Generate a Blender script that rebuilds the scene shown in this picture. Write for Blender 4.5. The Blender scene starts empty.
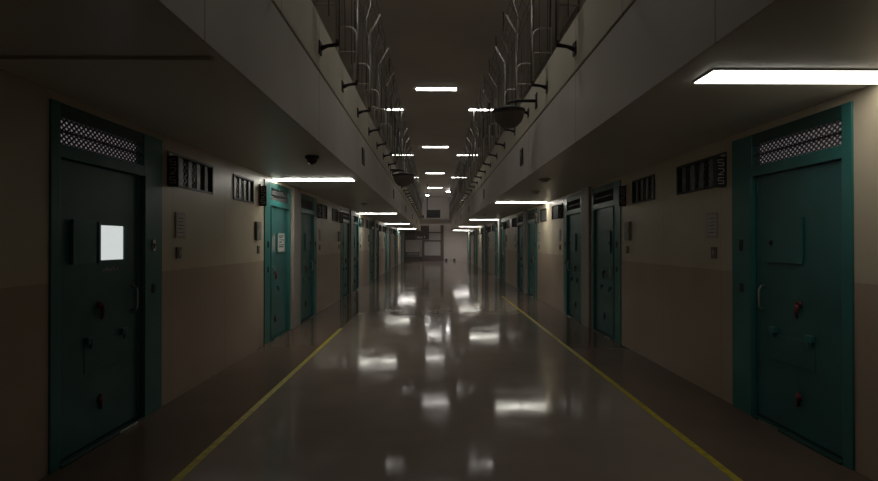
import bpy, bmesh, math, random
from mathutils import Vector, Matrix
random.seed(7)
S = bpy.context.scene
COL = S.collection
PI = math.pi

# ------------------------------------------------------------------ camera
cam = bpy.data.cameras.new('camera')
cam.lens = 20.5; cam.sensor_width = 36.0; cam.clip_end = 200; cam.clip_start = 0.05
co = bpy.data.objects.new('camera', cam); COL.objects.link(co)
co.location = (0, 0, 1.5)
co.rotation_euler = (PI/2 + math.radians(0.29), 0, -math.radians(0.57))
S.camera = co

# ------------------------------------------------------------------ world, exposure
w = bpy.data.worlds.new('world'); S.world = w; w.use_nodes = True
w.node_tree.nodes['Background'].inputs[0].default_value = (0.0, 0.0, 0.0, 1)
w.node_tree.nodes['Background'].inputs[1].default_value = 0.0
S.view_settings.view_transform = 'Standard'
S.view_settings.look = 'None'
S.view_settings.gamma = 1.0
S.view_settings.use_curve_mapping = False
S.view_settings.exposure = 0.5
E_SOFFIT = 12.0      # strength of the lamps under the galleries
E_CEIL = 15.0        # strength of the lamps on the high ceiling
E_GAL = 10.0
E_NEAR = 4.0
E_END = 30.0
HAZE = 0.002       # thin haze filling the hall
vs = w.node_tree.nodes.new('ShaderNodeVolumeScatter')
vs.inputs['Density'].default_value = HAZE; vs.inputs['Color'].default_value = (1, 0.95, 0.89, 1); vs.inputs['Anisotropy'].default_value = 0.2
w.node_tree.links.new(vs.outputs[0], w.node_tree.nodes['World Output'].inputs['Volume'])

# ------------------------------------------------------------------ dimensions
XL, XR = -2.50, 2.77            # cell walls
BL, BR = -1.15, 1.42            # faces of the gallery edge beams
ZS = 2.50                       # underside of galleries
ZG = 3.20                       # gallery deck
ZP = 3.74                       # parapet top
ZC = 6.10                       # high ceiling
YB, YE, YU = -2.2, 42.0, 50.0   # back wall, end wall, upper end wall
PER = 6.03

# ------------------------------------------------------------------ materials
def mat(name, col, rough=0.6, metal=0.0, var=0.0, scale=3.0, bump=0.0, bscale=40.0, emis=None, estr=0.0, spec=0.5, coat=0.0):
    m = bpy.data.materials.new(name); m.use_nodes = True
    nt = m.node_tree; b = nt.nodes['Principled BSDF']
    b.inputs['Base Color'].default_value = (*col, 1)
    b.inputs['Roughness'].default_value = rough
    b.inputs['Metallic'].default_value = metal
    b.inputs['Specular IOR Level'].default_value = spec
    tc = nt.nodes.new('ShaderNodeTexCoord')
    if var > 0:
        n = nt.nodes.new('ShaderNodeTexNoise'); n.inputs['Scale'].default_value = scale; n.inputs['Detail'].default_value = 6
        nt.links.new(tc.outputs['Object'], n.inputs['Vector'])
        r = nt.nodes.new('ShaderNodeValToRGB')
        r.color_ramp.elements[0].position = 0.3; r.color_ramp.elements[1].position = 0.7
        r.color_ramp.elements[0].color = (*[c*(1-var) for c in col], 1)
        r.color_ramp.elements[1].color = (*[min(1, c*(1+var)) for c in col], 1)
        nt.links.new(n.outputs['Fac'], r.inputs['Fac'])
        nt.links.new(r.outputs['Color'], b.inputs['Base Color'])
    if bump > 0:
        n2 = nt.nodes.new('ShaderNodeTexNoise'); n2.inputs['Scale'].default_value = bscale
        nt.links.new(tc.outputs['Object'], n2.inputs['Vector'])
        bp = nt.nodes.new('ShaderNodeBump'); bp.inputs['Strength'].default_value = bump; bp.inputs['Distance'].default_value = 0.01
        nt.links.new(n2.outputs['Fac'], bp.inputs['Height']); nt.links.new(bp.outputs['Normal'], b.inputs['Normal'])
    if emis:
        b.inputs['Emission Color'].default_value = (*emis, 1); b.inputs['Emission Strength'].default_value = estr
    return m

def wall_paint():
    # cream above, tan dado below 1.24 m
    m = mat('cell_wall_paint', (0.5, 0.46, 0.36), rough=0.36, spec=0.45)
    nt = m.node_tree; b = nt.nodes['Principled BSDF']
    tc = nt.nodes.new('ShaderNodeTexCoord'); sx = nt.nodes.new('ShaderNodeSeparateXYZ')
    nt.links.new(tc.outputs['Object'], sx.inputs[0])
    gt = nt.nodes.new('ShaderNodeMath'); gt.operation = 'GREATER_THAN'; gt.inputs[1].default_value = 1.24
    nt.links.new(sx.outputs['Z'], gt.inputs[0])
    mx = nt.nodes.new('ShaderNodeMix'); mx.data_type = 'RGBA'
    mx.inputs['A'].default_value = (0.44, 0.345, 0.265, 1); mx.inputs['B'].default_value = (0.57, 0.495, 0.37, 1)
    nt.links.new(gt.outputs[0], mx.inputs['Factor'])
    n = nt.nodes.new('ShaderNodeTexNoise'); n.inputs['Scale'].default_value = 1.3; n.inputs['Detail'].default_value = 7
    nt.links.new(tc.outputs['Object'], n.inputs['Vector'])
    r = nt.nodes.new('ShaderNodeMapRange'); r.inputs['From Min'].default_value = 0.3; r.inputs['From Max'].default_value = 0.7
    r.inputs['To Min'].default_value = 0.88; r.inputs['To Max'].default_value = 1.08
    nt.links.new(n.outputs['Fac'], r.inputs['Value'])
    # fine vertical joints between wall panels every 1.2 m
    md = nt.nodes.new('ShaderNodeMath'); md.operation = 'PINGPONG'; md.inputs[1].default_value = 0.6
    nt.links.new(sx.outputs['Y'], md.inputs[0])
    lt = nt.nodes.new('ShaderNodeMath'); lt.operation = 'LESS_THAN'; lt.inputs[1].default_value = 0.004
    nt.links.new(md.outputs[0], lt.inputs[0])
    ml = nt.nodes.new('ShaderNodeMath'); ml.operation = 'MULTIPLY_ADD'; ml.inputs[1].default_value = -0.25
    nt.links.new(lt.outputs[0], ml.inputs[0]); nt.links.new(r.outputs[0], ml.inputs[2])
    vm = nt.nodes.new('ShaderNodeVectorMath'); vm.operation = 'SCALE'
    nt.links.new(mx.outputs['Result'], vm.inputs[0]); nt.links.new(ml.outputs[0], vm.inputs['Scale'])
    nt.links.new(vm.outputs[0], b.inputs['Base Color'])
    return m

def floor_paint():
    m = mat('polished_floor', (0.13, 0.105, 0.088), rough=0.12, spec=0.09)
    nt = m.node_tree; b = nt.nodes['Principled BSDF']
    tc = nt.nodes.new('ShaderNodeTexCoord')
    n = nt.nodes.new('ShaderNodeTexNoise'); n.inputs['Scale'].default_value = 0.8; n.inputs['Detail'].default_value = 8; n.inputs['Roughness'].default_value = 0.65
    nt.links.new(tc.outputs['Object'], n.inputs['Vector'])
    r = nt.nodes.new('ShaderNodeValToRGB')
    r.color_ramp.elements[0].position = 0.3; r.color_ramp.elements[1].position = 0.72
    r.color_ramp.elements[0].color = (0.195, 0.158, 0.130, 1); r.color_ramp.elements[1].color = (0.255, 0.210, 0.176, 1)
    nt.links.new(n.outputs['Fac'], r.inputs['Fac'])
    # browner paint outside the yellow lines
    sx = nt.nodes.new('ShaderNodeSeparateXYZ'); nt.links.new(tc.outputs['Object'], sx.inputs[0])
    cm = nt.nodes.new('ShaderNodeMath'); cm.operation = 'COMPARE'; cm.inputs[1].default_value = 0.145; cm.inputs[2].default_value = 1.775
    nt.links.new(sx.outputs['X'], cm.inputs[0])
    mx = nt.nodes.new('ShaderNodeMix'); mx.data_type = 'RGBA'; mx.blend_type = 'MULTIPLY'
    mx.inputs['B'].default_value = (0.62, 0.53, 0.48, 1)
    inv = nt.nodes.new('ShaderNodeMath'); inv.operation = 'SUBTRACT'; inv.inputs[0].default_value = 1.0
    nt.links.new(cm.outputs[0], inv.inputs[1]); nt.links.new(inv.outputs[0], mx.inputs['Factor'])
    nt.links.new(r.outputs['Color'], mx.inputs['A']); nt.links.new(mx.outputs['Result'], b.inputs['Base Color'])
    rr = nt.nodes.new('ShaderNodeMapRange'); rr.inputs['From Min'].default_value = 0.35; rr.inputs['From Max'].default_value = 0.65
    rr.inputs['To Min'].default_value = 0.05; rr.inputs['To Max'].default_value = 0.12
    n3 = nt.nodes.new('ShaderNodeTexNoise'); n3.inputs['Scale'].default_value = 2.2; n3.inputs['Detail'].default_value = 5
    nt.links.new(tc.outputs['Object'], n3.inputs['Vector']); nt.links.new(n3.outputs['Fac'], rr.inputs['Value'])
    nt.links.new(rr.outputs[0], b.inputs['Roughness'])
    # gentle trowel waves
    n2 = nt.nodes.new('ShaderNodeTexNoise'); n2.inputs['Scale'].default_value = 3.0; n2.inputs['Detail'].default_value = 2
    nt.links.new(tc.outputs['Object'], n2.inputs['Vector'])
    bp = nt.nodes.new('ShaderNodeBump'); bp.inputs['Strength'].default_value = 0.6; bp.inputs['Distance'].default_value = 0.0005
    nt.links.new(n2.outputs['Fac'], bp.inputs['Height']); nt.links.new(bp.outputs['Normal'], b.inputs['Normal'])
    return m

def jointed(name, col, rough, period):
    m = mat(name, col, rough=rough, spec=0.4)
    nt = m.node_tree; b = nt.nodes['Principled BSDF']
    tc = nt.nodes.new('ShaderNodeTexCoord'); sx = nt.nodes.new('ShaderNodeSeparateXYZ')
    nt.links.new(tc.outputs['Object'], sx.inputs[0])
    ad = nt.nodes.new('ShaderNodeMath'); ad.operation = 'ADD'; ad.inputs[1].default_value = -4.93 + period*8
    nt.links.new(sx.outputs['Y'], ad.inputs[0])
    md = nt.nodes.new('ShaderNodeMath'); md.operation = 'PINGPONG'; md.inputs[1].default_value = period/2
    nt.links.new(ad.outputs[0], md.inputs[0])
    lt = nt.nodes.new('ShaderNodeMath'); lt.operation = 'LESS_THAN'; lt.inputs[1].default_value = 0.008
    nt.links.new(md.outputs[0], lt.inputs[0])
    n = nt.nodes.new('ShaderNodeTexNoise'); n.inputs['Scale'].default_value = 0.9; n.inputs['Detail'].default_value = 5
    nt.links.new(tc.outputs['Object'], n.inputs['Vector'])
    r = nt.nodes.new('ShaderNodeMapRange'); r.inputs['From Min'].default_value = 0.3; r.inputs['From Max'].default_value = 0.7
    r.inputs['To Min'].default_value = 0.88; r.inputs['To Max'].default_value = 1.08
    nt.links.new(n.outputs['Fac'], r.inputs['Value'])
    ml = nt.nodes.new('ShaderNodeMath'); ml.operation = 'MULTIPLY_ADD'; ml.inputs[1].default_value = -0.4
    nt.links.new(lt.outputs[0], ml.inputs[0]); nt.links.new(r.outputs[0], ml.inputs[2])
    vm = nt.nodes.new('ShaderNodeVectorMath'); vm.operation = 'SCALE'; vm.inputs[0].default_value = col
    nt.links.new(ml.outputs[0], vm.inputs['Scale']); nt.links.new(vm.outputs[0], b.inputs['Base Color'])
    return m

M = dict(
    wall=wall_paint(), floor=floor_paint(),
    soffit=mat('soffit_paint', (0.64, 0.62, 0.57), rough=0.38, var=0.06, scale=0.8, spec=0.4),
    ceiling=mat('ceiling_paint', (0.52, 0.475, 0.41), rough=0.6, var=0.08, scale=0.7),
    fascia=jointed('fascia_paint', (0.60, 0.555, 0.50), 0.55, 2.46),
    parapet=jointed('parapet_paint', (0.60, 0.56, 0.44), 0.6, 1.23),
    groove=mat('groove_shadow_gap', (0.03, 0.03, 0.03), rough=0.9),
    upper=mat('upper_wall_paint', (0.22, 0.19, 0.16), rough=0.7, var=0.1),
    far=mat('end_wall_paint', (0.62, 0.56, 0.52), rough=0.6, var=0.06, scale=1.0),
    teal=mat('teal_frame_paint', (0.030, 0.165, 0.155), rough=0.35, var=0.12, scale=4, bump=0.08),
    teal2=mat('teal_leaf_paint', (0.028, 0.13, 0.128), rough=0.38, var=0.18, scale=2.5, bump=0.1),
    tealdk=mat('dark_teal', (0.014, 0.06, 0.052), rough=0.5, var=0.1),  # darker teal for headers and thresholds
    grey=mat('galvanised_steel', (0.42, 0.41, 0.40), rough=0.4, metal=0.7, var=0.15, scale=20),
    mesh=mat('transom_mesh_steel', (0.07, 0.07, 0.07), rough=0.8, metal=0.0),
    steel=mat('brushed_steel', (0.6, 0.6, 0.58), rough=0.28, metal=0.9),
    dark=mat('dark_metal', (0.03, 0.03, 0.03), rough=0.5, metal=0.3),
    bars=mat('window_bar_paint', (0.16, 0.165, 0.17), rough=0.45, metal=0.3, var=0.3, scale=15),
    void=mat('dark_cell_interior', (0.012, 0.011, 0.01), rough=0.95),
    pipe=mat('weathered_fence_steel', (0.15, 0.14, 0.125), rough=0.42, metal=0.55, var=0.3, scale=18),
    wire=mat('fence_wire', (0.10, 0.095, 0.088), rough=0.5, metal=0.5),
    yellow=mat('yellow_line_paint', (0.40, 0.33, 0.025), rough=0.5, var=0.3, scale=14),
    paper=mat('paper', (0.62, 0.61, 0.58), rough=0.8, var=0.04),
    ink=mat('printed_ink', (0.10, 0.10, 0.11), rough=0.8),
    white=mat('white_marking', (0.7, 0.7, 0.68), rough=0.6),
    red=mat('red_enamel', (0.12, 0.022, 0.02), rough=0.5),
    brown=mat('dark_brown_laminate', (0.075, 0.048, 0.042), rough=0.5, var=0.12),
    brown2=mat('brown_painted_metal', (0.11, 0.075, 0.066), rough=0.5, var=0.1),
    pale=mat('fence_pipe_painted_lit', (0.55, 0.52, 0.47), rough=0.4, metal=0.3, var=0.15, scale=15),  # paler than the posts: lamplight on arms and hoops put into the colour
    panel2=mat('pinkish_frame', (0.40, 0.33, 0.30), rough=0.5),
    panel=mat('pale_panel', (0.50, 0.47, 0.45), rough=0.6, var=0.05),
    plate=mat('beige_plate', (0.30, 0.26, 0.215), rough=0.5, var=0.08),
    platedk=mat('dark_switch_plate', (0.13, 0.105, 0.085), rough=0.45),
    boxgrey=mat('grey_green_box', (0.24, 0.245, 0.20), rough=0.5),
    black=mat('black_plastic', (0.01, 0.01, 0.01), rough=0.3),
    smoke=mat('smoked_dome', (0.02, 0.02, 0.022), rough=0.15),
    fixture=mat('lamp_housing', (0.5, 0.5, 0.48), rough=0.5),
    lampS=mat('lit_tube_soffit', (0.9, 0.9, 0.88), emis=(1, 0.97, 0.86), estr=E_SOFFIT),
    lampN=mat('lit_tube_dimmed', (0.9, 0.9, 0.88), emis=(1, 0.96, 0.86), estr=E_NEAR),  # nearest lamp set weaker to keep the left door dark
    lampE=mat('lit_tube_bright', (0.9, 0.9, 0.88), emis=(1, 0.96, 0.9), estr=E_END),
    litcell=mat('lit_cell_behind_transom', (0.4, 0.37, 0.37), rough=0.8, emis=(0.95, 0.86, 0.88), estr=0.09),
    lampC=mat('lit_tube_ceiling', (0.9, 0.9, 0.88), emis=(1, 0.95, 0.88), estr=E_CEIL),
    lampG=mat('lit_tube_gallery', (0.9, 0.9, 0.88), emis=(1, 0.96, 0.9), estr=E_GAL),
    spot=mat('lit_spot_lens', (0.9, 0.9, 0.9), emis=(1, 0.98, 0.94), estr=40.0),
    litpane=mat('lit_milky_pane', (0.5, 0.5, 0.5), rough=0.3, emis=(0.84, 0.9, 0.88), estr=0.50),
    greypane=mat('grey_glass_pane', (0.30, 0.34, 0.34), rough=0.2),
    pinkish=mat('pinkish_grey_pilaster', (0.34, 0.31, 0.28), rough=0.55, var=0.08),
)

# ------------------------------------------------------------------ mesh helpers
class MB:
    def __init__(s): s.bm = bmesh.new()
    def box(s, x0, x1, y0, y1, z0, z1, bev=0.0):
        if x0 > x1: x0, x1 = x1, x0
        if y0 > y1: y0, y1 = y1, y0
        vs = [s.bm.verts.new((x, y, z)) for x in (x0, x1) for y in (y0, y1) for z in (z0, z1)]
        q = [(0,1,3,2),(4,6,7,5),(0,4,5,1),(2,3,7,6),(0,2,6,4),(1,5,7,3)]
        fs = [s.bm.faces.new([vs[i] for i in f]) for f in q]
        if bev > 0:
            es = list({e for f in fs for e in f.edges})
            bmesh.ops.bevel(s.bm, geom=es, offset=bev, segments=2, affect='EDGES', profile=0.5)
        return s
    def tube(s, pts, r, n=8, caps=True):
        pts = [Vector(p) for p in pts]; rings = []
        rs = r if isinstance(r, (list, tuple)) else [r]*len(pts)
        t0 = (pts[1]-pts[0]).normalized()
        ref = Vector((0,0,1)) if abs(t0.z) < 0.9 else Vector((0,1,0))
        u = t0.cross(ref).normalized()
        for i, p in enumerate(pts):
            if i == 0: t = pts[1]-pts[0]
            elif i == len(pts)-1: t = pts[-1]-pts[-2]
            else: t = (pts[i+1]-pts[i]).normalized() + (pts[i]-pts[i-1]).normalized()
            t = t.normalized(); u = (u - t*u.dot(t)).normalized(); v = t.cross(u)
            rings.append([s.bm.verts.new(p + (u*math.cos(2*PI*k/n) + v*math.sin(2*PI*k/n))*rs[i]) for k in range(n)])
        for a, b in zip(rings, rings[1:]):
            for k in range(n): s.bm.faces.new((a[k], a[(k+1)%n], b[(k+1)%n], b[k]))
        if caps: s.bm.faces.new(rings[0][::-1]); s.bm.faces.new(rings[-1])
        return s
    def lathe(s, prof, c=(0,0,0), axis='Z', n=24):
        rings = []
        for r, h in prof:
            ring = []
            for k in range(n):
                a = 2*PI*k/n; p = (max(r,1e-4)*math.cos(a), max(r,1e-4)*math.sin(a), h)
                if axis == 'X': p = (p[2], p[0], p[1])
                elif axis == 'Y': p = (p[0], p[2], p[1])
                ring.append(s.bm.verts.new((c[0]+p[0], c[1]+p[1], c[2]+p[2])))
            rings.append(ring)
        for a, b in zip(rings, rings[1:]):
            for k in range(n): s.bm.faces.new((a[k], a[(k+1)%n], b[(k+1)%n], b[k]))
        s.bm.faces.new(rings[0][::-1]); s.bm.faces.new(rings[-1])
        return s
    def build(s, name, m, parent=None, loc=(0,0,0), smooth=False):
        bmesh.ops.recalc_face_normals(s.bm, faces=s.bm.faces)
        me = bpy.data.meshes.new(name); s.bm.to_mesh(me); s.bm.free()
        me.materials.append(m)
        if smooth:
            for p in me.polygons: p.use_smooth = True
        o = bpy.data.objects.new(name, me); COL.objects.link(o); o.location = loc
        if parent: o.parent = parent
        return o

def tag(o, label, cat, group=None, kind=None):
    o['label'] = label; o['category'] = cat
    if group: o['group'] = group
    if kind: o['kind'] = kind
    return o
def struct(o, label, cat, group=None): return tag(o, label, cat, group, 'structure')
def thing(name, label, cat, loc, rz=0, group=None):
    o = bpy.data.objects.new(name, None); COL.objects.link(o); o.empty_display_size = 0.1
    o.location = loc; o.rotation_euler = (0, 0, rz)
    return tag(o, label, cat, group)
def kids(o): return [c for c in COL.objects if c.parent == o]
def copy_tree(o, parent=None):
    c = o.copy(); COL.objects.link(c); c.parent = parent
    for ch in kids(o): copy_tree(ch, c)
    return c
ORD = ['nearest','second','third','fourth','fifth','sixth','seventh','eighth','ninth','tenth','eleventh','twelfth','thirteenth','farthest']
def arc(cx, cz, r, a0, a1, n=6):
    return [(cx + r*math.cos(a0+(a1-a0)*i/n), cz + r*math.sin(a0+(a1-a0)*i/n)) for i in range(n+1)]

# ------------------------------------------------------------------ setting: openings
DW, DH = 1.33, 2.44
def first_door(k): return 1.34 + PER*k       # start of the first door of pair k
def second_door(k): return 3.27 + PER*k
doors = []                                   # (y0, latch direction) nearest first
for k in range(0, 7):
    if k > 0: doors.append((first_door(k), -1))
    doors.append((second_door(k), +1))
wins = []
for k in range(0, 6):
    wins.append((4.70+PER*k, 5.66+PER*k, 'wide')); wins.append((6.24+PER*k, 6.94+PER*k, 'narrow'))
WZ0, WZ1 = 2.045, 2.365

def side_wall(sx, x, name, label):
    T = 0.24
    m = MB()
    xa, xb = x, x + sx*T
    ev = sorted([(y, y+DW, 'd') for y, _ in doors] + [(a, b, 'w') for a, b, _ in wins])
    y = YB
    for a, b, t in ev:
        m.box(xa, xb, y, a, 0, ZS)
        if t == 'd': m.box(xa, xb, a, b, DH, ZS)
        else:
            m.box(xa, xb, a, b, 0, WZ0); m.box(xa, xb, a, b, WZ1, ZS)
        y = b
    m.box(xa, xb, y, YE+0.2, 0, ZS)
    o = m.build(name, M['wall']); struct(o, label, 'wall')
    # solid lining of the cells behind (so no light leaks in)
    b = MB().box(x+sx*0.24, x+sx*0.9, YB, YE, 2.5, 2.6).box(x+sx*0.9, x+sx*1.0, YB, YE, 0, 2.6).box(x+sx*0.24, x+sx*0.9, YB, YE, -0.1, 0)
    b = b.build('wall_'+('left' if sx < 0 else 'right')+'_cells', M['void']); struct(b, 'dark interiors of the cells behind the '+('left' if sx < 0 else 'right')+' wall', 'wall')
side_wall(-1, XL, 'wall_left', 'left corridor wall, cream above a tan dado')
side_wall(+1, XR, 'wall_right', 'right corridor wall, cream above a tan dado')

f = MB().box(XL-0.05, XR+0.05, YB, YE+0.3, -0.12, 0).build('floor', M['floor']); struct(f, 'polished brown concrete floor of the corridor', 'floor')
o = MB().box(XL-0.24, XR+0.24, YB-0.2, YU+0.2, ZC, ZC+0.15).build('ceiling', M['ceiling']); struct(o, 'high brown grey ceiling over the central void', 'ceiling')
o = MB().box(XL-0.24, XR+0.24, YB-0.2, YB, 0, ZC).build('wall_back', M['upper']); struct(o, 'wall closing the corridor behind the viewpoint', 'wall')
o = MB().box(XL, XR, YE, YE+0.2, 0, 2.98).build('wall_end', M['far']); struct(o, 'pale wall closing the far end of the corridor', 'wall')
o = MB().box(XL-0.24, XR+0.24, YU, YU+0.2, 2.98, ZC).build('wall_end_upper', M['far']); struct(o, 'grey upper wall beyond the far bridge', 'wall')
o = MB().box(XL, XR, YE, YU, 2.98, 3.15).build('bridge_deck', M['far']); struct(o, 'deck behind the far bridge beam', 'bridge')
o = MB().box(BL, BR, 39.6, 39.95, 3.02, 3.42).build('bridge_beam', M['fascia']); struct(o, 'pale bridge beam crossing the void at the far end', 'beam')
for sx, x, n in ((-1, XL, 'left'), (1, XR, 'right')):
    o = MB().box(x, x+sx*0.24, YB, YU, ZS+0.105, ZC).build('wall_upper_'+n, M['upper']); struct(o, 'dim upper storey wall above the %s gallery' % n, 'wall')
for sx, x, bx, n in ((-1, XL, BL, 'left'), (1, XR, BR, 'right')):
    o = MB().box(bx, x-sx*0.002, YB, YE, ZS, ZG-0.012).build('gallery_slab', M['soffit'])
    struct(o, '%s gallery slab whose underside roofs the cell doors' % n, 'gallery')
    fa = MB().box(bx-sx*0.02, bx-sx*0.001, YB, YE, ZS-0.003, ZG-0.02).build('trim_1' if sx < 0 else 'trim_2', M['fascia'])
    struct(fa, 'grey fascia band along the lower edge of the %s gallery' % n, 'fascia')
    g = MB().box(bx-sx*0.005, bx+sx*0.18, YB, YE, ZG-0.011, ZG+0.006).build('shadow_gap', M['groove'])
    struct(g, 'thin dark groove along the face of the %s gallery' % n, 'groove')
    p = MB().box(bx-sx*0.02, bx+sx*0.15, YB, YE, ZG+0.007, ZP, 0.01).build('parapet', M['parapet'])
    struct(p, 'low parapet wall edging the %s gallery' % n, 'parapet')
# transverse joints in the soffit near the camera
o = MB().box(XL+0.01, BL-0.05, 2.69, 2.73, ZS-0.018, ZS-0.001).build('trim_3', M['soffit']); struct(o, 'cross joint batten on the soffit left of the viewpoint', 'trim')
# pilasters between paired doors
np_ = 0
for sx, x, n in ((-1, XL, 'left'), (1, XR, 'right')):
    for k in range(1, 7):
        a = first_door(k)+DW+0.08; b = second_door(k)-0.08
        o = MB().box(x, x-sx*0.05, a, b, 0, ZS-0.002, 0.006).build('pilaster', M['pinkish'])
        struct(o, 'grey pilaster between the %s pair of doors on the %s wall' % (ORD[k-1], n), 'pilaster', 'pilasters between paired doors')
# yellow floor lines
for nm, x, y1, l in (('left', -1.63, 8.8, 'yellow painted line on the floor along the left side'), ('right', 1.92, 14.0, 'longer yellow painted line on the floor along the right side')):
    o = MB().box(x-0.028, x+0.028, YB+0.1, y1, 0.0003, 0.002).build('floor_line', M['yellow']); tag(o, l, 'floor marking', 'yellow floor lines')

# ------------------------------------------------------------------ cell doors
# local frame: origin at wall face, door centre; -X is out into the corridor; latch side is +Y*s
def make_door(s, shutter, lit=False):
    root = thing('door', '', 'door', (0,0,0))
    hw = DW/2
    def Y(v): return s*v
    # frame: wide jamb on latch side, narrow on hinge side, header over and between transom
    fr = MB()
    fr.box(-0.014, 0.20, Y(hw), Y(hw-0.29), 0, DH, 0.005)
    fr.box(-0.014, 0.20, Y(-hw), Y(-hw+0.085), 0, DH, 0.005)
    fr.box(-0.012, 0.20, Y(-hw+0.08), Y(hw-0.285), 2.075, 2.165, 0.004)
    frame = fr.build('frame', M['teal'], root)
    MB().box(-0.008, 0.20, Y(-hw+0.082), Y(hw-0.287), 2.345, DH, 0.004).build('header', M['tealdk'], frame)
    # inner stop
    MB().box(-0.026, -0.0141, Y(hw-0.29), Y(hw-0.262), 0, 2.075, 0.003).build('strike_strip', M['teal'], frame)
    lk = MB().box(-0.022, -0.0141, Y(hw-0.12), Y(hw-0.17), 1.43, 1.53, 0.003).build('lock_plate', M['steel'] if shutter == 'open' else M['dark'], frame)
    MB().lathe([(0.013, 0), (0.013, -0.006)], (-0.022, Y(hw-0.145), 1.485), 'X', 12).box(-0.028, -0.022, Y(hw-0.141), Y(hw-0.149), 1.45, 1.48).build('keyhole', M['black'], lk)
    MB().box(-0.022, -0.0141, Y(hw-0.12), Y(hw-0.17), 1.06, 1.14, 0.003).build('key_cover', M['dark'], frame)
    # transom lattice: two bands of diamond mesh
    tm = MB(); y0, y1 = -hw+0.085, hw-0.29
    n = 20; st = (y1-y0)/n
    for band in ((2.168, 2.248), (2.262, 2.342)):
        zc = (band[0]+band[1])/2
        for row in ((band[0], zc), (zc, band[1])):
            for i in range(n):
                a = y0+i*st
                for (za, zb) in ((row[0], row[1]), (row[1], row[0])):
                    tm.tube([(0.02, Y(a), za), (0.02, Y(a+st), zb)], 0.007, 4)
    tm.build('transom_mesh', M['mesh'], root)
    MB().box(0.0, 0.03, Y(y0), Y(y1), 2.249, 2.261).build('transom_bar', M['dark'], root)
    if lit: MB().box(0.06, 0.07, Y(y0), Y(y1), 2.166, 2.344).build('transom_glow', M['litcell'], root)  # glowing sheet stands in for light from the cell behind
    # threshold
    MB().box(-0.03, 0.18, Y(-hw+0.085), Y(hw-0.29), 0.0, 0.018, 0.003).build('threshold', M['tealdk'], root)
    MB().box(-0.034, -0.0301, Y(0.03), Y(0.26), 0.004, 0.017).build('threshold_strip', M['steel'], root)
    # leaf, recessed in the frame
    lv = MB().box(-0.02, 0.04, Y(-hw+0.09), Y(hw-0.295), 0.03, 2.07, 0.004)
    leaf = lv.build('leaf', M['teal2'], root)
    e = hw-0.295                                    # latch edge of the leaf
    # folded edge ribs
    MB().box(-0.028, -0.019, Y(e-0.03), Y(e-0.005), 0.05, 2.05, 0.003).box(-0.028, -0.019, Y(-hw+0.095), Y(-hw+0.12), 0.05, 2.05, 0.003).build('edge_rib', M['teal2'], leaf)
    # observation window and its shutter
    wy0, wy1, wz0, wz1 = e-0.51, e-0.23, 1.37, 1.635
    if shutter == 'notice': wy0, wy1 = e-0.30, e-0.03
    b = 0.022
    ob = MB().box(-0.034, -0.018, Y(wy0-b), Y(wy0), wz0-b, wz1+b).box(-0.034, -0.018, Y(wy1), Y(wy1+b), wz0-b, wz1+b)
    ob.box(-0.034, -0.018, Y(wy0), Y(wy1), wz0-b, wz0).box(-0.034, -0.018, Y(wy0), Y(wy1), wz1, wz1+b)
    ob.build('window_surround', M['teal'], leaf)
    if shutter == 'closed':
        MB().box(-0.045, -0.030, Y(wy0-0.05), Y(wy1+0.05), wz0-0.03, wz1+0.06, 0.004).build('observation_shutter', M['teal2'], leaf)
        MB().lathe([(0.022, 0), (0.022, -0.006), (0.012, -0.012)], (-0.045, Y(wy1+0.01), 1.50), 'X', 14).build('peephole', M['black'], leaf)
    else:
        MB().box(-0.026, -0.0205, Y(wy0), Y(wy1), wz0, wz1).build('observation_pane', M['litpane'] if shutter == 'open' else M['greypane'], leaf)
        sw = 0.48 if shutter == 'notice' else 0.31
        sh = MB().box(-0.040, -0.024, Y(wy0-0.06), Y(wy0-sw), wz0-0.02, wz1+0.03, 0.003).build('observation_shutter', M['teal'], leaf)
        MB().box(-0.050, -0.040, Y(wy0-sw+0.015), Y(wy0-sw), wz0-0.02, wz1+0.03).build('shutter_lip', M['teal'], sh)
        if shutter == 'notice':
            MB().box(-0.043, -0.0405, Y(wy0-0.085), Y(wy0-0.43), wz0-0.01, wz1+0.02).build('notice_sheet', M['paper'], sh)
            ik = MB()
            for i, (a, bb, h) in enumerate(((0.10, 0.28, 1.615), (0.10, 0.22, 1.585), (0.12, 0.27, 1.545), (0.12, 0.19, 1.505), (0.11, 0.28, 1.465), (0.11, 0.25, 1.43))):
                ik.box(-0.0445, -0.0428, Y(wy0-a*1.2), Y(wy0-bb*1.45), h, h+0.013+0.008*(i%2))
            ik.build('notice_print', M['ink'], sh)
    # small line of lettering under the window (illegible in the photograph)
    if shutter == 'open':
        tx = MB(); yy = wy0+0.04
        for i in range(8): tx.box(-0.0225, -0.0195, Y(yy), Y(yy+0.014), 1.285, 1.30+0.008*(i % 3)); yy += 0.024
        tx.build('lettering', M['grey'], leaf)
    # D-shaped pull handle
    hy = e-0.11
    pts = [(-0.02, Y(hy), 1.14), (-0.055, Y(hy), 1.135), (-0.07, Y(hy), 1.11), (-0.072, Y(hy), 1.04), (-0.07, Y(hy), 0.97), (-0.055, Y(hy), 0.945), (-0.02, Y(hy), 0.94)]
    MB().tube(pts, 0.009, 8).build('handle', M['steel'], leaf, smooth=True)
    # red oval handle escutcheon and red floor bolt
    MB().lathe([(0.001, -0.004), (0.02, -0.022), (0.026, -0.012), (0.026, 0)], (-0.02, Y(wy0+0.0), 1.03), 'X', 14).tube([(-0.045, Y(wy0), 1.03), (-0.048, Y(wy0+0.004), 0.97), (-0.035, Y(wy0+0.01), 0.925)], [0.016, 0.014, 0.008], 8).build('lever_knob', M['red'], leaf, smooth=True)
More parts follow.
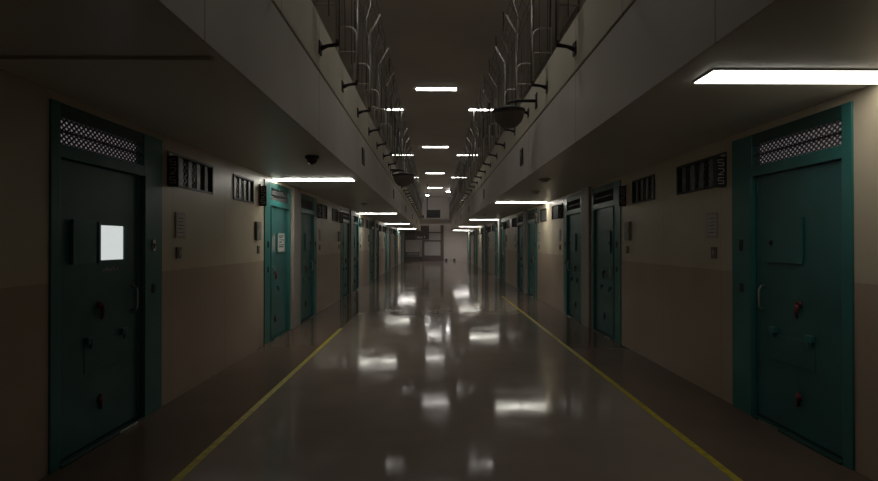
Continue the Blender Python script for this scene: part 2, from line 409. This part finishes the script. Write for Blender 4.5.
    MB().lathe([(0.001, -0.02), (0.022, -0.018), (0.03, -0.004), (0.03, 0)], (-0.02, Y(wy0+0.01), 0.32), 'X', 14).tube([(-0.03, Y(wy0+0.01), 0.36), (-0.03, Y(wy0+0.01), 0.25)], 0.012, 8).build('foot_bolt', M['red'], leaf, smooth=True)
    # food hatch with two bolt latches
    hz0, hz1 = 0.55, 0.76
    MB().box(-0.024, -0.019, Y(wy0-0.16), Y(wy1+0.04), hz0, hz1, 0.002).build('food_hatch', M['teal2'], leaf)
    for ly in (wy1-0.0, wy0-0.12):
        MB().box(-0.052, -0.019, Y(ly-0.035), Y(ly+0.035), 0.765, 0.815, 0.006).tube([(-0.045, Y(ly), 0.80), (-0.045, Y(ly), 0.73)], 0.012, 8).build('latch', M['teal'], leaf)
    # barrel hinges
    for hz in (0.35, 1.10, 1.85):
        MB().tube([(-0.028, Y(-hw+0.102), hz), (-0.028, Y(-hw+0.102), hz+0.12)], 0.013, 10).build('hinge', M['teal'], leaf)
    leaf.location.x = 0.045
    return root

protos = {}
used = set()
dn = 0
ysorted = doors
for sx, x, side in ((1, XR, 'right'), (-1, XL, 'left')):
    for i, (y0, ld) in enumerate(doors):
        s = ld if sx > 0 else -ld                  # left doors are turned by 180 degrees
        state = 'closed'
        if side == 'left' and i == 0: state = 'open'
        if side == 'left' and i == 1: state = 'notice'
        lit = i == 0
        key = (s, state, lit)
        if key not in protos: protos[key] = make_door(s, state, lit); d = protos[key]
        else: d = copy_tree(protos[key])
        dn += 1
        d.name = 'door_%d' % dn
        d.location = (x, y0+DW/2, 0); d.rotation_euler = (0, 0, 0 if sx > 0 else PI)
        d['kind'] = 'structure'
        if state == 'open': d['label'] = 'dim teal cell door with a glowing white observation window, nearest on the left'
        elif state == 'notice': d['label'] = 'bright teal cell door with a white paper notice, second on the left'
        elif side == 'right' and i == 0: d['label'] = 'large teal steel cell door at the right edge, nearest on the right'
        else: d['label'] = 'teal steel cell door, %s from the camera along the %s wall' % (ORD[i], side)
        d['group'] = 'teal cell doors'

# ------------------------------------------------------------------ barred windows high on the walls
def make_window(L, nb):
    root = thing('window', '', 'window', (0,0,0))
    h = WZ1-WZ0; fr = MB(); t = 0.022
    fr.box(-0.012, 0.10, 0, t, 0, h).box(-0.012, 0.10, L-t, L, 0, h).box(-0.012, 0.10, t, L-t, 0, t).box(-0.012, 0.10, t, L-t, h-t, h)
    fr.build('frame', M['dark'], root)
    for i in range(nb):
        yy = t+(L-2*t)*(i+0.5)/nb
        MB().box(0.015, 0.03, yy-0.040*(L/nb)/0.19, yy+0.040*(L/nb)/0.19, t, h-t, 0.003).build('bar', M['bars'], root)
    # coarse security mesh behind the bars
    ms = MB(); st = 0.064; n = int((L-2*t)/st); st = (L-2*t)/n; rows = 4; rh = (h-2*t)/rows
    for i in range(n):
        for r in range(rows):
            a = t+i*st; z = t+r*rh
            ms.tube([(0.055, a, z), (0.055, a+st, z+rh)], 0.004, 3); ms.tube([(0.055, a, z+rh), (0.055, a+st, z)], 0.004, 3)
    ms.build('security_mesh', M['grey'], root)
    return root
wp = {'wide': make_window(0.96, 5), 'narrow': make_window(0.70, 4)}
usedw = set(); wn = 0
for sx, x, side in ((1, XR, 'right'), (-1, XL, 'left')):
    for i, (a, b, t) in enumerate(wins):
        if t not in usedw: o = wp[t]; usedw.add(t)
        else: o = copy_tree(wp[t])
        wn += 1; o.name = 'window_%d' % wn
        o.location = (x, a if sx > 0 else b, WZ0); o.rotation_euler = (0, 0, 0 if sx > 0 else PI)
        o['kind'] = 'structure'; o['group'] = 'barred high windows'
        o['label'] = '%s barred window high on the %s wall, %s from the camera' % ('wide' if t == 'wide' else 'narrow', side, ORD[i])

# ------------------------------------------------------------------ lamps
def make_lamp(name, L, W, lens, gap, T=0.008, P=0.006):
    root = thing(name, '', 'lamp', (0,0,0))
    MB().box(-L/2, L/2, -W/2, W/2, -T, 0, 0.002).build('housing', M['fixture'], root)
    if gap:
        for s in (-1, 1):
            MB().box(s*0.02, s*(L/2-0.01), -W/2+0.01, W/2-0.01, -T-P, -T-0.0001, 0.001).build('diffuser', lens, root)
    else:
        MB().box(-L/2+0.01, L/2-0.01, -W/2+0.01, W/2-0.01, -T-P, -T-0.0001, 0.001).build('diffuser', lens, root)
    return root
ls = make_lamp('ceiling_light', 1.24, 0.235, M['lampS'], False); first = True
ls2 = make_lamp('ceiling_light', 1.24, 0.235, M['lampS'], True); first2 = True
for side, x, ys in (('right', 2.13, (2.96, 12.2, 21.2, 30.2, 39.2)), ('left', -1.875, (7.85, 16.8, 25.8, 34.8))):
    for i, y in enumerate(ys):
        if y == 2.96: o = make_lamp('ceiling_light', 1.16, 0.235, M['lampN'], False)
        elif y > 34: o = make_lamp('ceiling_light', 1.24, 0.235, M['lampE'], False)
        elif y in (16.8, 12.2):
            o = ls2 if first2 else copy_tree(ls2); first2 = False
        else:
            o = ls if first else copy_tree(ls); first = False
        o.location = (x+(0.05 if y == 2.96 else 0), y, ZS-0.001)
        tag(o, 'lit strip light across the %s soffit, %s from the camera' % (side, ORD[i]), 'lamp', 'strip lights under the galleries')
lc = make_lamp('ceiling_light', 1.22, 0.24, M['lampC'], False)
for i, y in enumerate((5.9, 14.9, 23.9, 32.9, 41.5)):
    o = lc if i == 0 else copy_tree(lc) if y < 40 else make_lamp('ceiling_light', 1.22, 0.24, M['lampE'], False); o.location = (0.07, y, ZC-0.001)
    tag(o, 'lit strip light on the middle of the high ceiling, %s from the camera' % ORD[i], 'lamp', 'strip lights on the high ceiling')
lg = make_lamp('ceiling_light', 1.10, 0.20, M['lampG'], False); first = True
for side, x in (('left', -1.62), ('right', 1.75)):
    for i, y in enumerate((8.3, 17.2, 26.1, 35.0)):
        if y == 17.2: o = make_lamp('ceiling_light', 0.64 if side == 'left' else 0.86, 0.20, M['lampG'], False)
        else: o = lg if first else copy_tree(lg); first = False
        o.location = (x if y != 17.2 else (-1.38 if side == 'left' else 1.63), y, ZC-0.001)
        tag(o, 'lit strip light seen through the %s gallery fence, %s from the camera' % (side, ORD[i]), 'lamp', 'strip lights above the galleries')
def spot(loc, label):
    r = thing('spot_light', label, 'lamp', loc, 0, 'round ceiling spots at the far end')
    MB().lathe([(0.10, 0), (0.16, -0.10), (0.19, -0.14)], (0,0,0)).build('housing', M['fixture'], r)
    MB().lathe([(0.17, -0.141), (0.15, -0.18), (0.05, -0.2)], (0,0,0)).build('lens', M['spot'], r, smooth=True)
spot((-0.62, 46.6, ZC-0.001), 'bright round spot light on the far ceiling above the black screen')
spot((1.22, 43.2, ZC-0.001), 'bright round spot light on the far ceiling right of the black screen')

# ------------------------------------------------------------------ gallery railings and security fences
def gallery(sx, bx, side):
    # security fence of outrigger posts
    px = -0.20                                     # post offset from beam face, towards the void
    r = thing('security_fence', 'tall wire fence of hooped posts with inclined tops along the %s gallery' % side, 'fence', (bx, 0, ZS))
    def X(v): return -sx*(-v) if False else sx*v   # local x, positive away from void
    y = 4.93-1.23; first = None
    while y < 39.4:
        if first is None:
            p = MB().tube([(X(px), 0, 0.96), (X(px), 0, 2.10)], 0.022, 8).build('post', M['pipe'], r, smooth=True)
            MB().tube([(X(px), 0, 2.08), (X(px-0.02), 0, 2.13), (X(px-0.16), 0, 2.38)], 0.014, 8).build('top_arm', M['pale'], p, smooth=True)
            # wall plate and arm
            MB().box(X(-0.034), X(-0.0205), -0.045, 0.045, 0.86, 0.99, 0.003).build('bracket_plate', M['dark'], p)
            MB().tube([(X(-0.03), 0, 0.92), (X(-0.10), 0, 0.945), (X(px-0.01), 0, 0.96)], [0.026, 0.018, 0.022], 8).build('bracket_arm', M['dark'], p, smooth=True)
            # hoop: from parapet top, over and down
            hp = [(X(0.02), 0, 1.64)] + [(X(c[0]), 0, c[1]) for c in arc(px+0.10+0.0, 1.54, 0.10, PI/2, PI, 5)]
            hp = [(X(0.02), 0, 1.25)] + hp + [(X(px), 0, 1.0)]
            hp = [(q[0], -0.03, q[2]) for q in hp]
            MB().tube(hp, 0.014, 8).tube([(X(0.02), -0.03, 1.34), (X(px), -0.03, 1.34)], 0.010, 6).build('hoop', M['pale'], p, smooth=True)
            p.location.y = y; first = p
            # tall stay behind the hoop
            MB().tube([(X(0.02), 0, 1.25), (X(0.02), 0, 2.9), (X(-0.05), 0, 3.12), (X(-0.05), 0, 3.57)], 0.012, 6).build('stay', M['pipe'], p, smooth=True)
        else:
            c = copy_tree(first, r); c.location.y = y
            # slight irregularity of the old posts
            c.rotation_euler = (random.uniform(-0.02, 0.02), 0, random.uniform(-0.05, 0.05))
        y += 1.23
    ya, yb = 3.7, 39.4
    strands = [(px, 1.95), (px, 2.08), (px-0.06, 2.20), (px-0.11, 2.285), (px-0.15, 2.36)]
    for (dx, dz) in strands:
        n = 60; pts = []
        for i in range(n+1):
            yy = ya+(yb-ya)*i/n
            pts.append((X(dx)+random.uniform(-0.008, 0.008), yy, dz+random.uniform(-0.012, 0.006)))
        MB().tube(pts, 0.004, 4).build('wire_strand', M['wire'], r)
    # thin upright wires of the netting between posts
    m = MB(); yy = ya
    while yy < yb:
        k = random.uniform(-0.02, 0.02)
        m.tube([(X(px), yy, 1.05), (X(px)+k, yy+k, 2.1), (X(px-0.15), yy+k, 2.36+random.uniform(-0.05, 0.05))], 0.0045, 4)
        yy += 0.41
    u = m.build('netting_wires', M['wire'], r); u['kind'] = 'stuff'
gallery(-1, BL, 'left')
gallery(+1, BR, 'right')

# dome loudspeakers hung from arms on the gallery faces
def dome(loc, sx, r0, label):
    r = thing('dome_loudspeaker', label, 'loudspeaker', loc, 0, 'bowl shaped loudspeakers on the gallery edges')
    k = r0
    MB().lathe([(0.02*k/0.25, -0.26*k/0.25), (0.12*k/0.25, -0.235*k/0.25), (0.2*k/0.25, -0.16*k/0.25), (0.245*k/0.25, -0.06*k/0.25), (0.25*k/0.25, 0)], (0,0,0)).build('bowl', M['dome'], r, smooth=True)
    MB().lathe([(1.06*k, -0.0), (1.06*k, 0.03), (0.7*k, 0.05), (0.3*k, 0.09), (0.15*k, 0.1)], (0,0,0)).build('rim', M['dark'], r, smooth=True)
    e = sx*(abs(loc[0]-(BL if sx < 0 else BR))-0.022)
    MB().tube([(0, 0, 0.08), (0, 0, 0.14), (e*0.3, 0, 0.16), (e, 0, 0.16)], 0.022, 8).build('arm', M['dark'], r, smooth=True)
    MB().box(e, e-sx*0.012, -0.06, 0.06, 0.06, 0.26, 0.003).build('wall_plate', M['dark'], r)
M['dome'] = mat('dull_bowl_plastic', (0.17, 0.14, 0.125), rough=0.6)
dome((1.02, 6.8, 3.28), 1, 0.21, 'brown bowl shaped loudspeaker on an arm from the right gallery face')
dome((-0.79, 12.92, 3.23), -1, 0.27, 'dark bowl shaped loudspeaker on an arm from the left gallery face')

# small dark grilles on the gallery faces
def grille(loc, sx, label):
    r = thing('vent_plate', label, 'vent', loc, 0, 'dark vent plates on the gallery faces')
    MB().box(0, -sx*0.012, -0.13, 0.13, -0.13, 0.13, 0.003).build('plate', M['dark'], r)
    m = MB()
    for i in range(6): m.box(-sx*0.0121, -sx*0.018, -0.11, 0.11, -0.105+i*0.038, -0.095+i*0.038)
    m.build('louvres', M['black'], r)
for sx, bx, side in ((-1, BL, 'left'), (1, BR, 'right')):
    for i in range(5):
        grille((bx-sx*0.0205, 7.95+PER*i, 2.87), sx, 'small dark vent plate on the %s gallery face, %s from the camera' % (side, ORD[i]))

# dome camera and round detectors under the soffits
r = thing('dome_camera', 'black dome camera under the left soffit before the first strip light', 'camera', (-1.40, 5.75, ZS-0.001))
MB().lathe([(0.08, 0), (0.08, -0.03), (0.066, -0.035)], (0,0,0)).build('base', M['dark'], r, smooth=True)
MB().lathe([(0.062, -0.035), (0.058, -0.06), (0.042, -0.085), (0.015, -0.098)], (0,0,0)).build('dome', M['smoke'], r, smooth=True)
def detector(loc, label):
    r = thing('smoke_detector', label, 'detector', loc, 0, 'round detectors under the soffits')
    MB().lathe([(0.09, 0), (0.09, -0.02), (0.075, -0.03)], (0,0,0)).build('base', M['fixture'], r)
    MB().lathe([(0.055, -0.03), (0.05, -0.05), (0.02, -0.055)], (0,0,0)).build('sensor', M['fixture'], r, smooth=True)
for x, y, l in ((1.72, 7.75, 'pale round detector under the right soffit, nearer of two beside the third door'), (1.95, 9.6, 'pale round detector under the right soffit just before the second strip light'),
                (-1.75, 12.6, 'pale round detector under the left soffit before the second strip light'), (1.75, 17.5, 'small round detector under the right soffit beyond the second strip light')):
    detector((x, y, ZS-0.001), l)

# ------------------------------------------------------------------ wall fittings by each door
def sign(x, y, sx, label):
    r = thing('number_sign', label, 'sign', (x, y, 2.03), 0, 'projecting number signs')
    MB().box(0, -sx*0.10, -0.012, 0.012, 0, 0.29, 0.004).build('board', M['dark'], r)
    MB().box(-sx*0.0, -sx*0.03, -0.03, 0.03, 0.29, 0.31).build('bracket', M['grey'], r)
    m = MB()
    for f_ in (-1,):
        for k, z in enumerate((0.20, 0.115, 0.03)):
            cx = -sx*0.052; w_ = 0.026; h = 0.062; yb = f_*0.0125; t = 0.004
            # a plain stroke figure, three strokes and a hook
            if k == 1: st = [((-1,1),(1,1)), ((1,1),(1,0.1)), ((1,0.1),(-1,-1)), ((-1,-1),(1,-1))]
            else: st = [((1,1),(-1,1)), ((-1,1),(-1,0)), ((-1,0),(1,0)), ((1,0),(1,-1)), ((1,-1),(-1,-1))]
            for (a, b) in st:
                m.tube([(cx+a[0]*w_, yb-0.002, z+h/2+a[1]*h/2*0.9), (cx+b[0]*w_, yb-0.002, z+h/2+b[1]*h/2*0.9)], t, 4)
    m.build('figures', M['white'], r)
def notice(x, y, sx, label, m, lw=0.19, z0=1.55, z1=1.80):
    r = thing('wall_notice', label, 'notice', (x, y, z0), 0, 'framed notices on the walls')
    MB().box(0, -sx*0.012, -lw/2, lw/2, 0, z1-z0, 0.003).build('frame', m, r)
    MB().box(-sx*0.012, -sx*0.014, -lw/2+0.02, lw/2-0.02, 0.02, z1-z0-0.02).build('sheet', M['panel'], r)
    t = MB()
    for k in range(5): t.box(-sx*0.014, -sx*0.0152, -lw/2+0.035, lw/2-0.045-0.02*(k % 2), 0.05+0.035*k, 0.058+0.035*k)
    t.build('print', M['ink'] if False else M['platedk'], r)
def switch(x, y, sx, label):
    r = thing('wall_switch', label, 'switch', (x, y, 1.35), 0, 'switches on the walls')
    MB().box(0, -sx*0.014, -0.045, 0.045, 0, 0.11, 0.004).build('plate', M['platedk'], r)
    MB().box(-sx*0.014, -sx*0.02, -0.018, 0.018, 0.03, 0.08, 0.002).build('rocker', M['plate'], r)
def ibox(x, y, sx, label):
    r = thing('intercom_box', label, 'intercom', (x, y, 1.54), 0, 'intercom boxes on the walls')
    MB().box(0, -sx*0.04, -0.085, 0.085, 0, 0.26, 0.006).build('case', M['boxgrey'], r)
    MB().lathe([(0.02, 0), (0.018, -sx*0.008)], (-sx*0.04, 0, 0.14), 'X', 12).build('button', M['paper'], r)
    MB().box(-sx*0.0401, -sx*0.043, -0.05, 0.05, 0.18, 0.24).build('speaker_grille', M['plate'], r)
for sx, x, side in ((1, XR, 'right'), (-1, XL, 'left')):
    for k in range(0, 6):
        a = 'beside the %s door from the camera on the %s wall'
        d1 = ORD[2*k]; d2 = ORD[2*k+1]
        y1 = second_door(k)+DW; y2 = first_door(k+1)
        sign(x, y1+0.12, sx, 'dark projecting number sign ' + a % (d1, side))
        sign(x, y2-0.18, sx, 'dark projecting number sign ' + a % (d2, side))
        notice(x, y1+0.34, sx, 'framed notice ' + a % (d1, side), M['panel2'])
        switch(x, y1+0.31, sx, 'small dark switch ' + a % (d1, side))
        ibox(x, y2-0.30, sx, 'grey intercom box ' + a % (d2, side))
        switch(x, y2-0.24, sx, 'small dark switch ' + a % (d2, side))

# ------------------------------------------------------------------ far end
yw = YE
r = thing('hanging_screen', 'black screen hung on a rod from the ceiling at the far end', 'screen', (-0.03, 38.8, 3.42))
MB().box(-0.55, 0.52, -0.05, 0.05, 0.03, 0.66, 0.012).build('casing', M['black'], r)
MB().box(-0.50, 0.47, -0.056, -0.051, 0.08, 0.61).build('display', M['smoke'], r)
MB().tube([(-0.5, 0, 0.64), (-0.5, 0, ZC-3.42-0.002)], 0.04, 8).build('rod', M['dark'], r)
r = thing('surveillance_camera', 'small dark camera on the left gallery edge near the hanging screen', 'camera', (BL+0.03, 39.75, 3.52))
MB().box(0.0, 0.16, -0.03, 0.03, 0.06, 0.12, 0.004).build('arm', M['dark'], r)
MB().box(0.10, 0.34, -0.22, 0.18, -0.02, 0.18, 0.03).build('housing', M['black'], r)
r = thing('notice_board', 'wide dark brown notice board on the end wall', 'notice board', (-1.98, yw, 1.75))
MB().box(-0.48, 0.46, -0.04, -0.002, 0, 0.92, 0.006).build('board', M['brown'], r)
r2 = thing('notice_board', 'taller dark brown board on the end wall left of the partition', 'notice board', (-0.96, yw, 1.78))
MB().box(-0.54, 0.54, -0.05, -0.002, 0, 1.19, 0.006).build('board', M['brown'], r2)
for a, b, z in ((-0.45, -0.25, 0.12), (-0.20, -0.02, 0.10), (0.10, 0.22, 0.14)):
    MB().box(a, b, -0.056, -0.051, z, z+0.16).build('sheet', M['paper'], r2)
r = thing('partition_screen', 'brown framed partition with pale panels at the end wall', 'partition', (-0.08, yw-0.3, 0))
MB().box(0.62, 0.88, -0.08, 0.08, 0, 2.98, 0.006).build('post', M['brown2'], r)
MB().box(-0.90, -0.72, -0.05, 0.05, 0, 1.75, 0.006).build('post', M['brown2'], r)
MB().box(-0.72, 0.62, -0.04, 0.04, 1.62, 1.74, 0.004).build('rail', M['brown2'], r)
MB().box(-0.34, 0.62, -0.04, 0.04, 2.32, 2.42, 0.004).build('rail', M['brown2'], r)
MB().box(-0.90, 0.62, -0.06, 0.06, 0.0, 0.46, 0.004).build('kick_panel', M['brown2'], r)
MB().box(-0.72, 0.62, -0.015, 0.015, 0.46, 1.62).build('panel', M['panel'], r)
MB().box(-0.34, 0.62, -0.015, 0.015, 1.74, 2.32).build('panel', M['panel'], r)
r = thing('side_table', 'small brown table against the end wall under the board', 'table', (-1.78, yw-0.45, 0))
MB().box(-0.55, 0.55, -0.3, 0.3, 0.70, 0.76, 0.005).build('table_top', M['brown2'], r)
for a in (-0.5, 0.5):
    for b in (-0.26, 0.26): MB().box(a-0.03, a+0.03, b-0.03, b+0.03, 0, 0.70).build('leg', M['brown2'], r)
MB().box(-0.47, 0.47, 0.25, 0.27, 0.4, 0.46).build('stretcher', M['brown2'], r)
for x, l in ((1.02, 'small dark floor box by the end wall, left of two'), (1.70, 'small dark floor box by the end wall, right of two')):
    o = MB().box(-0.1, 0.1, -0.09, 0.09, 0, 0.16, 0.01).lathe([(0.05, 0.158), (0.05, 0.2), (0.02, 0.215)], (0,0,0)).build('floor_box', M['dark'], None, (x, yw-0.25, 0)); tag(o, l, 'box', 'small floor boxes at the end')
o = MB().box(XL+0.005, -0.98, yw-0.02, yw-0.001, 0, 0.35).build('baseboard_end', M['brown2']); struct(o, 'brown baseboard along the end wall', 'baseboard')
o = MB().box(XL+0.002, XL+0.12, yw-0.12, yw-0.022, 0, 2.49).build('trim_4', M['brown2']); struct(o, 'brown post in the left corner of the end wall', 'trim')
